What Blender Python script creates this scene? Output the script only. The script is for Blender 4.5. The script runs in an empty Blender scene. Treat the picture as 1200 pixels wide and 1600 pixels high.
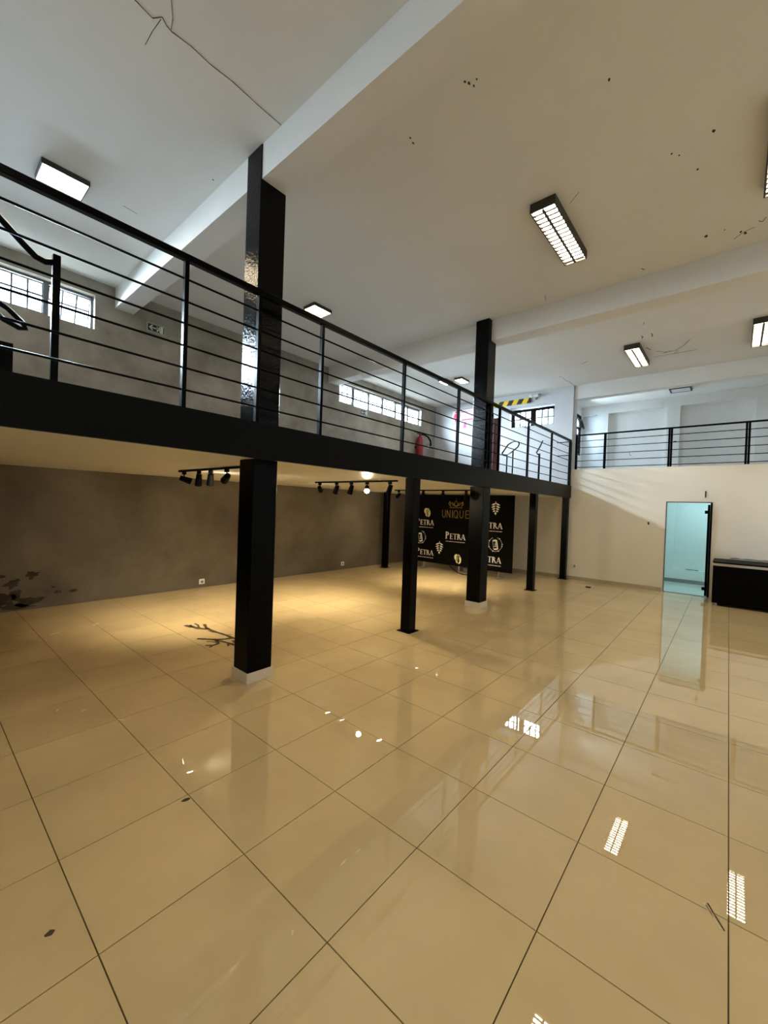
import bpy, bmesh, math, random
from mathutils import Vector, Matrix
random.seed(7)
scene = bpy.context.scene
COL = scene.collection
PI = math.pi

# ------------------------------------------------------------------ camera
CAM_H = 1.7123
YAW, PITCH, ROLL = 0.70951, -0.013276, 0.035044
F_PX = 637.42
cam_data = bpy.data.cameras.new('camera')
cam_data.sensor_fit = 'HORIZONTAL'
cam_data.sensor_width = 36.0
cam_data.lens = F_PX / 1200.0 * 36.0
cam_data.clip_start = 0.02
cam = bpy.data.objects.new('camera', cam_data)
COL.objects.link(cam)
_f = Vector((math.cos(YAW) * math.cos(PITCH), math.sin(YAW) * math.cos(PITCH), math.sin(PITCH)))
_r = _f.cross(Vector((0, 0, 1))).normalized()
_u = _r.cross(_f)
_r2 = _r * math.cos(ROLL) + _u * math.sin(ROLL)
_u2 = -_r * math.sin(ROLL) + _u * math.cos(ROLL)
cam.matrix_world = Matrix(((_r2.x, _u2.x, -_f.x, 0), (_r2.y, _u2.y, -_f.y, 0), (_r2.z, _u2.z, -_f.z, CAM_H), (0, 0, 0, 1)))
scene.camera = cam

# ------------------------------------------------------------------ world, exposure, light levels
SKY = 6.0
DAYLIGHT = 400.0
LOUVRE = 21.5
PANEL = 20.0
SPOT_W = 55.0
ROOM_W = 20.0
EXPOSURE = 1.25
world = bpy.data.worlds.new('overcast_sky')
scene.world = world
world.use_nodes = True
_bg = world.node_tree.nodes['Background']
_bg.inputs['Color'].default_value = (0.72, 0.88, 1.0, 1)
_bg.inputs['Strength'].default_value = SKY
scene.view_settings.view_transform = 'Standard'
scene.view_settings.look = 'None'
scene.view_settings.exposure = EXPOSURE
scene.view_settings.gamma = 1.0
scene.view_settings.use_curve_mapping = False
cy = scene.cycles
cy.use_denoising = True
cy.max_bounces = 10
cy.diffuse_bounces = 6
cy.glossy_bounces = 4
cy.transparent_max_bounces = 12
cy.sample_clamp_indirect = 4.0
cy.caustics_reflective = False
cy.caustics_refractive = False


def window_daylight(loc, axis, sx, sy, part=1.0):
    """overcast daylight falling in through one window: an area light outside it, tipped like the sky above"""
    l = bpy.data.lights.new('window_daylight', 'AREA')
    l.shape = 'RECTANGLE'
    l.size, l.size_y = sx, sy
    l.energy = DAYLIGHT * part * sx * sy
    l.color = (0.72, 0.88, 1.0)
    o = bpy.data.objects.new('window_daylight', l)
    d = Vector((-axis[0], -axis[1], -0.70)).normalized()
    o.rotation_euler = d.to_track_quat('-Z', 'Y').to_euler()
    o.location = loc
    COL.objects.link(o)


# x: along the long dark wall, away from the camera; y: towards that wall; z: up
WALL_Y = 7.90      # dark wall below the mezzanine
WALL_YU = 7.55     # its thicker upper part
BACK_X = 11.22
CEIL = 5.02
BACK_TOP = 2.845
MEZ_Y = 3.24
SOFFIT = 2.12
DECK = 2.425
RIGHT_Y, FRONT_X = -4.6, -4.0
WIN_Z0, WIN_Z1 = 4.28, 4.80
W1 = (-1.60, 1.82)
W2 = (6.94, 10.42)
window_daylight(((W1[0] + W1[1]) / 2, WALL_YU + 0.75, WIN_Z1 + 0.05), (0, 1), W1[1] - W1[0], 0.7)
window_daylight(((W2[0] + W2[1]) / 2, WALL_YU + 0.75, WIN_Z1 + 0.05), (0, 1), W2[1] - W2[0], 0.7)

# ------------------------------------------------------------------ materials
def new_mat(name):
    m = bpy.data.materials.new(name)
    m.use_nodes = True
    return m, m.node_tree.nodes, m.node_tree.links, m.node_tree.nodes['Principled BSDF']


def rgb(r, g, b):
    f = lambda c: (c / 255 / 12.92) if c / 255 <= 0.04045 else ((c / 255 + 0.055) / 1.055) ** 2.4
    return (f(r), f(g), f(b), 1)


def plain(name, col, rough=0.5, metal=0.0, spec=0.5, bump=0.0, bscale=60):
    m, n, l, p = new_mat(name)
    p.inputs['Base Color'].default_value = col
    p.inputs['Roughness'].default_value = rough
    p.inputs['Metallic'].default_value = metal
    p.inputs['Specular IOR Level'].default_value = spec
    if bump:
        tc = n.new('ShaderNodeTexCoord'); nz = n.new('ShaderNodeTexNoise'); b = n.new('ShaderNodeBump')
        nz.inputs['Scale'].default_value = bscale
        nz.inputs['Detail'].default_value = 4
        b.inputs['Strength'].default_value = bump
        b.inputs['Distance'].default_value = 0.01
        l.new(tc.outputs['Object'], nz.inputs['Vector']); l.new(nz.outputs['Fac'], b.inputs['Height'])
        l.new(b.outputs['Normal'], p.inputs['Normal'])
    return m


def mottled(name, c1, c2, scale, rough, spec=0.4, detail=6, bump=0.1, contrast=(0.35, 0.65), stretch=(1, 1, 1), rand=0.0):
    m, n, l, p = new_mat(name)
    tc = n.new('ShaderNodeTexCoord'); mp = n.new('ShaderNodeMapping'); nz = n.new('ShaderNodeTexNoise')
    cr = n.new('ShaderNodeValToRGB')
    mp.inputs['Scale'].default_value = stretch
    nz.inputs['Scale'].default_value = scale
    nz.inputs['Detail'].default_value = detail
    nz.inputs['Roughness'].default_value = 0.6
    cr.color_ramp.elements[0].position, cr.color_ramp.elements[1].position = contrast
    cr.color_ramp.elements[0].color, cr.color_ramp.elements[1].color = c1, c2
    geo = n.new('ShaderNodeNewGeometry')
    l.new(geo.outputs['Position'], mp.inputs['Vector']); l.new(mp.outputs['Vector'], nz.inputs['Vector'])
    l.new(nz.outputs['Fac'], cr.inputs['Fac'])
    out = cr.outputs['Color']
    if rand:
        oi = n.new('ShaderNodeObjectInfo'); mr = n.new('ShaderNodeMapRange'); hsv = n.new('ShaderNodeHueSaturation')
        mr.inputs['To Min'].default_value, mr.inputs['To Max'].default_value = 1 - rand, 1 + rand
        l.new(oi.outputs['Random'], mr.inputs['Value']); l.new(mr.outputs['Result'], hsv.inputs['Value'])
        l.new(out, hsv.inputs['Color']); out = hsv.outputs['Color']
    l.new(out, p.inputs['Base Color'])
    p.inputs['Roughness'].default_value = rough
    p.inputs['Specular IOR Level'].default_value = spec
    if bump:
        n2 = n.new('ShaderNodeTexNoise'); n2.inputs['Scale'].default_value = scale * 6; n2.inputs['Detail'].default_value = 5
        l.new(geo.outputs['Position'], n2.inputs['Vector'])
        b = n.new('ShaderNodeBump'); b.inputs['Strength'].default_value = bump; b.inputs['Distance'].default_value = 0.004
        l.new(n2.outputs['Fac'], b.inputs['Height']); l.new(b.outputs['Normal'], p.inputs['Normal'])
    return m


def emit(name, col, strength):
    m, n, l, p = new_mat(name)
    p.inputs['Base Color'].default_value = (0.8, 0.8, 0.8, 1)
    p.inputs['Emission Color'].default_value = col
    p.inputs['Emission Strength'].default_value = strength
    return m


def pane_mat(name, tint, gloss=0.08):
    m, n, l, p = new_mat(name)
    n.remove(p)
    t = n.new('ShaderNodeBsdfTransparent'); g = n.new('ShaderNodeBsdfGlossy'); mx = n.new('ShaderNodeMixShader')
    t.inputs['Color'].default_value = tint
    g.inputs['Roughness'].default_value = 0.02
    mx.inputs['Fac'].default_value = gloss
    l.new(t.outputs[0], mx.inputs[1]); l.new(g.outputs[0], mx.inputs[2])
    l.new(mx.outputs[0], n['Material Output'].inputs['Surface'])
    return m


def hazard_mat():
    m, n, l, p = new_mat('hazard_stripe')
    geo = n.new('ShaderNodeNewGeometry'); sx = n.new('ShaderNodeSeparateXYZ')
    l.new(geo.outputs['Position'], sx.inputs['Vector'])
    a = n.new('ShaderNodeMath'); a.operation = 'MULTIPLY_ADD'; a.inputs[1].default_value = 0.55
    l.new(sx.outputs['Z'], a.inputs[0]); l.new(sx.outputs['Y'], a.inputs[2])
    b = n.new('ShaderNodeMath'); b.operation = 'MULTIPLY'; b.inputs[1].default_value = 1 / 0.29
    l.new(a.outputs[0], b.inputs[0])
    f = n.new('ShaderNodeMath'); f.operation = 'FRACT'; l.new(b.outputs[0], f.inputs[0])
    g = n.new('ShaderNodeMath'); g.operation = 'GREATER_THAN'; g.inputs[1].default_value = 0.5; l.new(f.outputs[0], g.inputs[0])
    mx = n.new('ShaderNodeMix'); mx.data_type = 'RGBA'
    mx.inputs['A'].default_value = (0.01, 0.01, 0.01, 1); mx.inputs['B'].default_value = (0.75, 0.50, 0.01, 1)
    l.new(g.outputs[0], mx.inputs['Factor']); l.new(mx.outputs['Result'], p.inputs['Base Color'])
    p.inputs['Roughness'].default_value = 0.4
    return m


M = {}
M['tile'] = mottled('polished_porcelain', (0.56, 0.43, 0.225, 1), (0.63, 0.485, 0.26, 1), 1.6, 0.009, 1.0, bump=0.0, rand=0.03)
M['tile_cool'] = mottled('porcelain_inner_room', (0.62, 0.60, 0.54, 1), (0.70, 0.68, 0.62, 1), 1.6, 0.1, 0.5, bump=0.0)
M['grout'] = plain('brown_grout', (0.085, 0.055, 0.022, 1), 0.9)
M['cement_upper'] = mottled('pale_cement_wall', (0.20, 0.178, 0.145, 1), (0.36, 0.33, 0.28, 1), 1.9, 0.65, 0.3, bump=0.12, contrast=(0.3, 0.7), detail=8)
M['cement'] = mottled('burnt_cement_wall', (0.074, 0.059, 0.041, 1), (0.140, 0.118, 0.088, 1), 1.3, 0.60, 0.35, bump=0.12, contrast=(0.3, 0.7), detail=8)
M['cement_patch'] = mottled('damp_cement', (0.028, 0.021, 0.014, 1), (0.06, 0.047, 0.033, 1), 7, 0.8, 0.2, bump=0.3)
M['cream'] = mottled('cream_painted_wall', (0.76, 0.71, 0.61, 1), (0.81, 0.76, 0.66, 1), 0.7, 0.6, 0.3, bump=0.03)
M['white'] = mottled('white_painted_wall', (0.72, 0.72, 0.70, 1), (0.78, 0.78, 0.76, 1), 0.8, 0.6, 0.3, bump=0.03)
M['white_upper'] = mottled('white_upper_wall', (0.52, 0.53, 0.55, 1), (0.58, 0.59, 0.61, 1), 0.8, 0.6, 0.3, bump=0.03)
M['ceil'] = mottled('ceiling_paint', (0.74, 0.73, 0.70, 1), (0.79, 0.78, 0.75, 1), 0.5, 0.75, 0.25, bump=0.05)
M['soffit'] = mottled('soffit_paint', (0.80, 0.79, 0.75, 1), (0.84, 0.83, 0.79, 1), 0.8, 0.30, 0.4, bump=0.02)
M['skirting'] = mottled('skirting_tile', (0.40, 0.34, 0.25, 1), (0.46, 0.40, 0.30, 1), 2, 0.25, 0.5, bump=0.0)
M['collar'] = mottled('collar_tile', (0.58, 0.52, 0.43, 1), (0.66, 0.60, 0.50, 1), 3, 0.2, 0.5, bump=0.0)
M['black'] = plain('black_enamel', (0.0008, 0.0008, 0.0010, 1), 0.30, 0, 0.07)
M['black_gloss'] = plain('black_gloss_enamel', (0.0015, 0.0018, 0.0028, 1), 0.09, 0, 0.15, bump=0.30, bscale=45)
M['black_matte'] = plain('black_matte', (0.0010, 0.0010, 0.0010, 1), 0.55, 0, 0.06)
M['beam_paint'] = plain('black_beam_paint', (0.0010, 0.0009, 0.0009, 1), 0.40, 0, 0.10)
M['steel_frame'] = plain('grey_window_frame', (0.10, 0.115, 0.13, 1), 0.45)
M['glass'] = pane_mat('window_glass', (0.96, 0.98, 1.0, 1), 0.06)
M['dimming_glass'] = pane_mat('daylight_dimming_glass', (0.50, 0.54, 0.58, 1), 0.05)  # dark pane tint added to hold back the gallery daylight
M['green_glass'] = pane_mat('green_tempered_glass', (0.73, 0.91, 0.96, 1), 0.05)
M['lamp'] = emit('warm_tube_light', (1.0, 0.86, 0.66, 1), LOUVRE)
M['panel_lit'] = emit('lit_panel', (1.0, 0.80, 0.54, 1), PANEL)
M['room_lamp'] = emit('cool_tube_light', (0.85, 1.0, 1.0, 1), ROOM_W)
M['spot_lit'] = emit('lit_spot_lens', (1.0, 0.85, 0.58, 1), 60.0)
M['spot_lit'].cycles.emission_sampling = 'NONE'
M['blade'] = plain('dark_louvre_blade', (0.42, 0.38, 0.31, 1), 0.5, 0.0, 0.3)
M['bronze'] = plain('dark_bronze_housing', (0.030, 0.024, 0.018, 1), 0.45)
M['diffuser_off'] = plain('unlit_diffuser', (0.62, 0.64, 0.66, 1), 0.4)
M['red'] = plain('red_enamel', (0.22, 0.004, 0.010, 1), 0.35)
M['dark_red'] = plain('dark_red_enamel', (0.10, 0.006, 0.005, 1), 0.4)
M['pink'] = plain('pink_print', (0.80, 0.03, 0.13, 1), 0.5)
M['sign_white'] = plain('white_sign', (0.85, 0.84, 0.85, 1), 0.45)
M['sign_black'] = plain('dark_sign_face', (0.012, 0.02, 0.018, 1), 0.5)
M['sign_lum'] = plain('pale_green_print', (0.62, 0.72, 0.58, 1), 0.5)
M['sign_edge'] = plain('grey_sign_border', (0.34, 0.35, 0.33, 1), 0.5)
M['print_white'] = plain('white_print', (0.82, 0.81, 0.78, 1), 0.6)
M['print_gold'] = plain('gold_print', (0.30, 0.20, 0.05, 1), 0.5)
M['print_hop'] = plain('pale_hop_print', (0.80, 0.76, 0.50, 1), 0.6)
M['print_hop_dark'] = plain('olive_hop_print', (0.36, 0.31, 0.10, 1), 0.6)
M['banner'] = plain('black_banner_fabric', (0.0015, 0.0015, 0.0015, 1), 0.75, 0, 0.08)
M['hazard'] = hazard_mat()
M['plastic'] = plain('white_plastic', (0.74, 0.73, 0.70, 1), 0.4)
M['socket_dark'] = plain('grey_socket', (0.20, 0.19, 0.18, 1), 0.5)
M['teal'] = plain('teal_plastic', (0.05, 0.20, 0.18, 1), 0.4)
M['pale_teal'] = plain('pale_plastic', (0.52, 0.55, 0.46, 1), 0.4)
M['chrome'] = plain('brushed_steel', (0.45, 0.44, 0.42, 1), 0.3, 0.8)
M['strip'] = plain('pale_worktop_edge', (0.48, 0.43, 0.38, 1), 0.35)
M['dirt'] = plain('brown_dirt', (0.055, 0.032, 0.010, 1), 0.8)
M['hole'] = plain('dark_hole', (0.035, 0.028, 0.02, 1), 0.9)
M['scuff'] = plain('pale_scuff', (0.64, 0.53, 0.34, 1), 0.5)

# ------------------------------------------------------------------ mesh helpers
class MB:
    def __init__(self):
        self.v, self.f = [], []

    def box(self, x0, x1, y0, y1, z0, z1, mat=None):
        b = len(self.v)
        pts = [(x, y, z) for z in (z0, z1) for y in (y0, y1) for x in (x0, x1)]
        if mat is not None:
            pts = [tuple(mat @ Vector(p)) for p in pts]
        self.v += pts
        self.f += [tuple(b + i for i in q) for q in ((0, 2, 3, 1), (4, 5, 7, 6), (0, 1, 5, 4), (2, 6, 7, 3), (0, 4, 6, 2), (1, 3, 7, 5))]
        return self

    def tube(self, pts, r, n=8, cap=True, closed=False):
        """a tube along a path; r a number or one per point"""
        pts = [Vector(p) for p in pts]
        k = len(pts)
        rr = r if isinstance(r, (list, tuple)) else [r] * k
        b = len(self.v)
        ref = None
        for i, p in enumerate(pts):
            if closed:
                d = (pts[(i + 1) % k] - pts[i - 1]).normalized()
            else:
                d = (pts[min(i + 1, k - 1)] - pts[max(i - 1, 0)]).normalized()
            if ref is None:
                ref = Vector((0, 0, 1)) if abs(d.z) < 0.9 else Vector((1, 0, 0))
            a = d.cross(ref)
            a.normalize()
            c = a.cross(d)
            ref = c
            for j in range(n):
                t = 2 * PI * j / n
                self.v.append(tuple(p + (a * math.cos(t) + c * math.sin(t)) * rr[i]))
        for i in range(k if closed else k - 1):
            i2 = (i + 1) % k
            for j in range(n):
                j2 = (j + 1) % n
                self.f.append((b + i * n + j, b + i * n + j2, b + i2 * n + j2, b + i2 * n + j))
        if cap and not closed:
            self.f.append(tuple(b + j for j in reversed(range(n))))
            self.f.append(tuple(b + (k - 1) * n + j for j in range(n)))
        return self

    def prism(self, poly, h, mat=None):
        """poly: 2-D outline, extruded 0..h along local z"""
        b, n = len(self.v), len(poly)
        pts = [Vector((x, y, 0)) for x, y in poly] + [Vector((x, y, h)) for x, y in poly]
        if mat is not None:
            pts = [mat @ p for p in pts]
        self.v += [tuple(p) for p in pts]
        self.f.append(tuple(b + i for i in reversed(range(n))))
        self.f.append(tuple(b + n + i for i in range(n)))
        for i in range(n):
            j = (i + 1) % n
            self.f.append((b + i, b + j, b + n + j, b + n + i))
        return self

    def mesh(self, name, mat, smooth=False, bevel=0.0):
        me = bpy.data.meshes.new(name)
        me.from_pydata(self.v, [], self.f)
        bm = bmesh.new(); bm.from_mesh(me)
        bmesh.ops.recalc_face_normals(bm, faces=bm.faces)
        if bevel:
            bmesh.ops.bevel(bm, geom=list(bm.edges), offset=bevel, segments=1, affect='EDGES')
        bm.to_mesh(me); bm.free()
        me.materials.append(mat)
        if smooth:
            for p in me.polygons:
                p.use_smooth = len(p.vertices) == 4
        return me

    def obj(self, name, mat, parent=None, smooth=False, bevel=0.0, label=None):
        o = bpy.data.objects.new(name, self.mesh(name, mat, smooth, bevel))
        COL.objects.link(o)
        if parent is not None:
            o.parent = parent
            o.matrix_parent_inverse = world_of(parent).inverted()
        if label:
            o['label'] = label
        return o


def world_of(o):
    m = o.matrix_basis.copy()
    while o.parent is not None:
        m = o.matrix_parent_inverse @ m
        o = o.parent
        m = o.matrix_basis @ m
    return m


def thing(name, label, cat, loc=(0, 0, 0), group=None):
    o = bpy.data.objects.new(name, None)
    o.empty_display_size = 0.1
    o.location = loc
    COL.objects.link(o)
    return tag(o, label, cat, group)


def tag(o, label, cat, group=None):
    o['label'], o['category'] = label, cat
    if group:
        o['group'] = group
    return o


def struct(o):
    o['kind'] = 'structure'
    return o


def shared(name, me, parent, loc=(0, 0, 0), rz=0.0):
    o = bpy.data.objects.new(name, me)
    o.location = loc
    o.rotation_euler = (0, 0, rz)
    COL.objects.link(o)
    if parent is not None:
        o.parent = parent
        o.matrix_parent_inverse = world_of(parent).inverted()
    return o


def lit_sheet(name, x0, x1, y0, y1, z, mat, parent):
    # one downward face: the luminous underside of a lamp; only that side is sampled as a light
    me = bpy.data.meshes.new(name)
    me.from_pydata([(x0, y0, z), (x0, y1, z), (x1, y1, z), (x1, y0, z)], [], [(0, 1, 2, 3)])
    me.materials.append(mat)
    mat.cycles.emission_sampling = 'FRONT'
    return shared(name, me, parent)


def wall_grid(mb, axis, c0, c1, a0, a1, z0, z1, holes):
    """a wall slab with rectangular holes; axis 'x': slab between x=c0..c1 spanning y, axis 'y': the other way round"""
    A = sorted({a0, a1} | {min(max(v, a0), a1) for h in holes for v in h[:2]})
    Z = sorted({z0, z1} | {min(max(v, z0), z1) for h in holes for v in h[2:]})
    for i in range(len(A) - 1):
        for j in range(len(Z) - 1):
            am, zm = (A[i] + A[i + 1]) / 2, (Z[j] + Z[j + 1]) / 2
            if any(h[0] < am < h[1] and h[2] < zm < h[3] for h in holes):
                continue
            if axis == 'x':
                mb.box(c0, c1, A[i], A[i + 1], Z[j], Z[j + 1])
            else:
                mb.box(A[i], A[i + 1], c0, c1, Z[j], Z[j + 1])
    return mb


# ------------------------------------------------------------------ floor and its tiles
TILE, GAP, TROT = 0.6, 0.0050, 0.00777
TX0, TY0 = 1.0963, 1.1406
floor = struct(MB().box(FRONT_X, 14.2, RIGHT_Y, WALL_Y + 0.1, -0.15, -0.006).obj('floor', M['grout']))
_ct, _st = math.cos(TROT), math.sin(TROT)


def cam_px(p):
    d = Vector(p) - Vector((0, 0, CAM_H))
    z = d.dot(_f)
    if z < 0.05:
        return None
    return 600 + F_PX * d.dot(_r2) / z, 800 - F_PX * d.dot(_u2) / z


def clip_poly(poly, x0, x1, y0, y1):
    for ax, lim, sg in ((0, x0, 1), (0, x1, -1), (1, y0, 1), (1, y1, -1)):
        out = []
        for i in range(len(poly)):
            a, b = poly[i], poly[(i + 1) % len(poly)]
            da, db = sg * (a[ax] - lim), sg * (b[ax] - lim)
            if da >= 0:
                out.append(a)
            if da * db < 0:
                t = da / (da - db)
                out.append((a[0] + (b[0] - a[0]) * t, a[1] + (b[1] - a[1]) * t))
        poly = out
        if len(poly) < 3:
            return []
    return poly


def poly_area(p):
    return abs(sum(p[i][0] * p[(i + 1) % len(p)][1] - p[(i + 1) % len(p)][0] * p[i][1] for i in range(len(p)))) / 2


tiles = []
for i in range(-12, 20):
    for j in range(-14, 13):
        u0, v0 = TX0 + i * TILE, TY0 + j * TILE
        h = GAP / 2
        quad = [(u0 + h, v0 + h), (u0 + TILE - h, v0 + h), (u0 + TILE - h, v0 + TILE - h), (u0 + h, v0 + TILE - h)]
        # the grid was measured about the camera's foot
        quad = [(_ct * a - _st * b, _st * a + _ct * b) for a, b in quad]
        cl = clip_poly(quad, FRONT_X + 0.01, BACK_X - 0.012, RIGHT_Y + 0.01, WALL_Y - 0.002)
        if not cl or poly_area(cl) < 0.004:
            continue
        pp = [cam_px((a, b, 0)) for a, b in quad]
        area = 0
        if all(pp):
            if max(q[0] for q in pp) > 0 and min(q[0] for q in pp) < 1200 and max(q[1] for q in pp) > 0 and min(q[1] for q in pp) < 1600:
                area = poly_area(pp)
        elif any(pp) and i > -4 and j > -6:
            area = 1.0
        tiles.append((area, i, j, quad, cl, poly_area(cl) > 0.3560))
tiles.sort(key=lambda t: -t[0])
_full = MB().prism([(-TILE / 2 + GAP / 2, -TILE / 2 + GAP / 2), (TILE / 2 - GAP / 2, -TILE / 2 + GAP / 2), (TILE / 2 - GAP / 2, TILE / 2 - GAP / 2), (-TILE / 2 + GAP / 2, TILE / 2 - GAP / 2)], 0.008).mesh('tile', M['tile'], bevel=0.0012)
rest = MB()
for k, (area, i, j, quad, cl, whole) in enumerate(tiles):
    if k < 298 and area > 0:
        if whole:
            cx, cy_ = sum(q[0] for q in quad) / 4, sum(q[1] for q in quad) / 4
            shared('tile', _full, floor, (cx, cy_, -0.008), TROT)
        else:
            cx, cy_ = sum(q[0] for q in cl) / len(cl), sum(q[1] for q in cl) / len(cl)
            MB().prism(cl, 0.008, Matrix.Translation((0, 0, -0.008))).obj('tile', M['tile'], floor)
    else:
        rest.prism(cl, 0.008, Matrix.Translation((0, 0, -0.008)))
_o = rest.obj('tile_remainder', M['tile'], floor)
_o['kind'] = 'stuff'

# marks on the floor: the branching dark crack by the first column, a brown spot, crumbs, scuffs
def ribbon(mb, pts, w, z=0.0008, h=0.0008):
    for (x0, y0), (x1, y1) in zip(pts[:-1], pts[1:]):
        d = Vector((x1 - x0, y1 - y0)).normalized()
        n = Vector((-d.y, d.x)) * w / 2
        mb.prism([(x0 - n.x, y0 - n.y), (x1 - n.x * 0.7, y1 - n.y * 0.7), (x1 + n.x * 0.7, y1 + n.y * 0.7), (x0 + n.x, y0 + n.y)], h, Matrix.Translation((0, 0, z)))


cr = MB()
for pts, w in (([(2.68, 5.50), (2.62, 5.32), (2.62, 5.18), (2.64, 5.0), (2.66, 4.82), (2.67, 4.60)], 0.030),
               ([(2.62, 5.26), (2.55, 5.34), (2.51, 5.48), (2.47, 5.62)], 0.050), ([(2.51, 5.48), (2.53, 5.60)], 0.02),
               ([(2.56, 5.40), (2.60, 5.52), (2.60, 5.62)], 0.022),
               ([(2.65, 4.72), (2.56, 4.74), (2.48, 4.80), (2.40, 4.90), (2.34, 4.98)], 0.045),
               ([(2.48, 4.78), (2.44, 4.64), (2.36, 4.62), (2.30, 4.68)], 0.032), ([(2.36, 4.62), (2.30, 4.58)], 0.02),
               ([(2.48, 4.78), (2.54, 4.55), (2.56, 4.40)], 0.030), ([(2.64, 4.62), (2.60, 4.48), (2.54, 4.36)], 0.055),
               ([(2.44, 4.70), (2.40, 4.78), (2.37, 4.80)], 0.018), ([(2.64, 5.0), (2.60, 5.08), (2.58, 5.2)], 0.014),
               ([(2.66, 4.88), (2.72, 4.84)], 0.014), ([(2.52, 4.56), (2.48, 4.48)], 0.02)):
    ribbon(cr, pts, w * 1.5)
cr.obj('branching_crack', M['dirt'], floor, label='dark branching crack in the tiles beside the first thick column')


def blob(cx, cy_, r, n=9, sx=1.0, sy=1.0, jag=0.25, rot=0.0):
    out = []
    for k in range(n):
        t = 2 * PI * k / n
        q = r * (1 + random.uniform(-jag, jag))
        x, y = q * math.cos(t) * sx, q * math.sin(t) * sy
        out.append((cx + x * math.cos(rot) - y * math.sin(rot), cy_ + x * math.sin(rot) + y * math.cos(rot)))
    return out


MB().prism(blob(0.38, 1.97, 0.014, sx=1.3), 0.001, Matrix.Translation((0, 0, 0.0006))).obj('brown_spot', M['dirt'], floor)
MB().prism(blob(1.05, 2.315, 0.012, sx=1.8), 0.003, Matrix.Translation((0, 0, 0.0006))).obj('crumb', M['dirt'], floor)
cp = MB()
ribbon(cp, [(2.335, 0.030), (2.285, 0.002), (2.228, -0.030)], 0.007)
ribbon(cp, [(2.318, 0.036), (2.27, 0.008)], 0.005)
cp.obj('chipped_groove', M['dirt'], floor)
sc = MB()
ribbon(sc, [(2.325, 0.044), (2.275, 0.014), (2.225, -0.018)], 0.008)
for x, y, r, s, a in ((1.47, 1.355, 0.022, 3.6, 0.0), (1.38, 1.362, 0.03, 2.6, 0.1), (1.02, 1.28, 0.025, 2.2, 0.8), (2.40, 0.22, 0.010, 4.0, -1.5), (2.42, 0.47, 0.008, 2.0, 0.3), (0.93, 3.89, 0.030, 2.6, 0.6), (1.08, 3.53, 0.030, 3.2, -0.9), (0.88, 3.54, 0.022, 2.5, 0.3), (1.36, 3.86, 0.018, 2.0, 0.3), (0.79, 4.03, 0.03, 2.0, 1.2), (1.19, 6.32, 0.06, 3.4, 0.3), (1.66, 6.45, 0.05, 3.4, 0.5), (3.2, 7.44, 0.03, 3.0, 0.2)):
    sc.prism(blob(x, y, r * 0.5, 8, s * 0.6, 0.35, 0.45, a), 0.0006, Matrix.Translation((0, 0, 0.0005)))
_o = sc.obj('scuff', M['scuff'], floor); _o['kind'] = 'stuff'

# ------------------------------------------------------------------ walls, ceiling, beams
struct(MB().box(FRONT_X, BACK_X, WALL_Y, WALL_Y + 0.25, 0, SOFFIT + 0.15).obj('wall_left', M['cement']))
wl = bpy.data.objects['wall_left']
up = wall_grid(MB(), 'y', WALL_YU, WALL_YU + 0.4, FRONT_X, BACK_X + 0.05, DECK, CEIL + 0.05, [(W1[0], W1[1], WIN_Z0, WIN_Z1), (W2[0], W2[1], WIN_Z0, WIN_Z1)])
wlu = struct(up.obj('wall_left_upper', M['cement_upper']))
for k, (x, z, r, sx, sy) in enumerate(((1.20, 0.52, 0.075, 1.5, 0.8), (0.98, 0.40, 0.08, 1.3, 0.7), (1.02, 0.25, 0.06, 1.0, 1.0), (1.22, 0.13, 0.11, 1.5, 0.6), (0.88, 0.18, 0.10, 1.3, 0.8), (1.52, 0.22, 0.028, 1.4, 0.8), (1.70, 0.21, 0.035, 1.8, 0.6), (0.85, 0.52, 0.03, 2.0, 0.8), (1.05, 0.06, 0.10, 1.8, 0.35), (1.46, 0.30, 0.02, 1.8, 0.5))):
    mt = Matrix(((1, 0, 0, 0), (0, 0, 1, WALL_Y - 0.003), (0, 1, 0, 0), (0, 0, 0, 1)))
    MB().prism(blob(x, z, r * 1.05, 18, sx * 0.9, sy, 0.48), 0.003, mt).obj('peeled_patch', M['cement_patch'], wl)

DOOR_Y0, DOOR_Y1, DOOR_Z = 0.36, 1.19, 2.055
wb = struct(wall_grid(MB(), 'x', BACK_X, BACK_X + 0.15, RIGHT_Y, WALL_Y, 0, BACK_TOP, [(DOOR_Y0, DOOR_Y1, -0.1, DOOR_Z), (3.24, WALL_Y + 0.1, DECK, BACK_TOP + 0.1)]).obj('wall_back', M['cream']))
# upper back wall with its window, the pillar, the lintel over the back gallery
UWY0, UWY1, UWZ0, UWZ1 = 3.75, 4.99, 4.09, 4.66
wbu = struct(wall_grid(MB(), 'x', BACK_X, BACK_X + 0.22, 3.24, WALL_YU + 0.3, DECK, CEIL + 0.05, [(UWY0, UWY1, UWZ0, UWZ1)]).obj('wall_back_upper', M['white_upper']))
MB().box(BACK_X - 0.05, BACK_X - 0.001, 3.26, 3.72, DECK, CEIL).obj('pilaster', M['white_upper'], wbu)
MB().box(BACK_X, BACK_X + 0.22, RIGHT_Y, 3.24, 4.665, CEIL + 0.05).obj('lintel', M['white'], wbu)
struct(MB().box(FRONT_X - 0.2, 14.3, RIGHT_Y - 0.2, RIGHT_Y, 0, CEIL + 0.05).obj('wall_right', M['white']))
struct(MB().box(FRONT_X - 0.2, FRONT_X, RIGHT_Y, WALL_Y + 0.2, 0, CEIL + 0.05).obj('wall_front', M['white']))
ceil = struct(MB().box(FRONT_X - 0.2, 14.3, RIGHT_Y - 0.2, WALL_Y + 0.2, CEIL, CEIL + 0.2).obj('ceiling', M['ceil']))
B1X, B2X = (2.085, 2.345), (6.56, 6.86)
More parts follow.
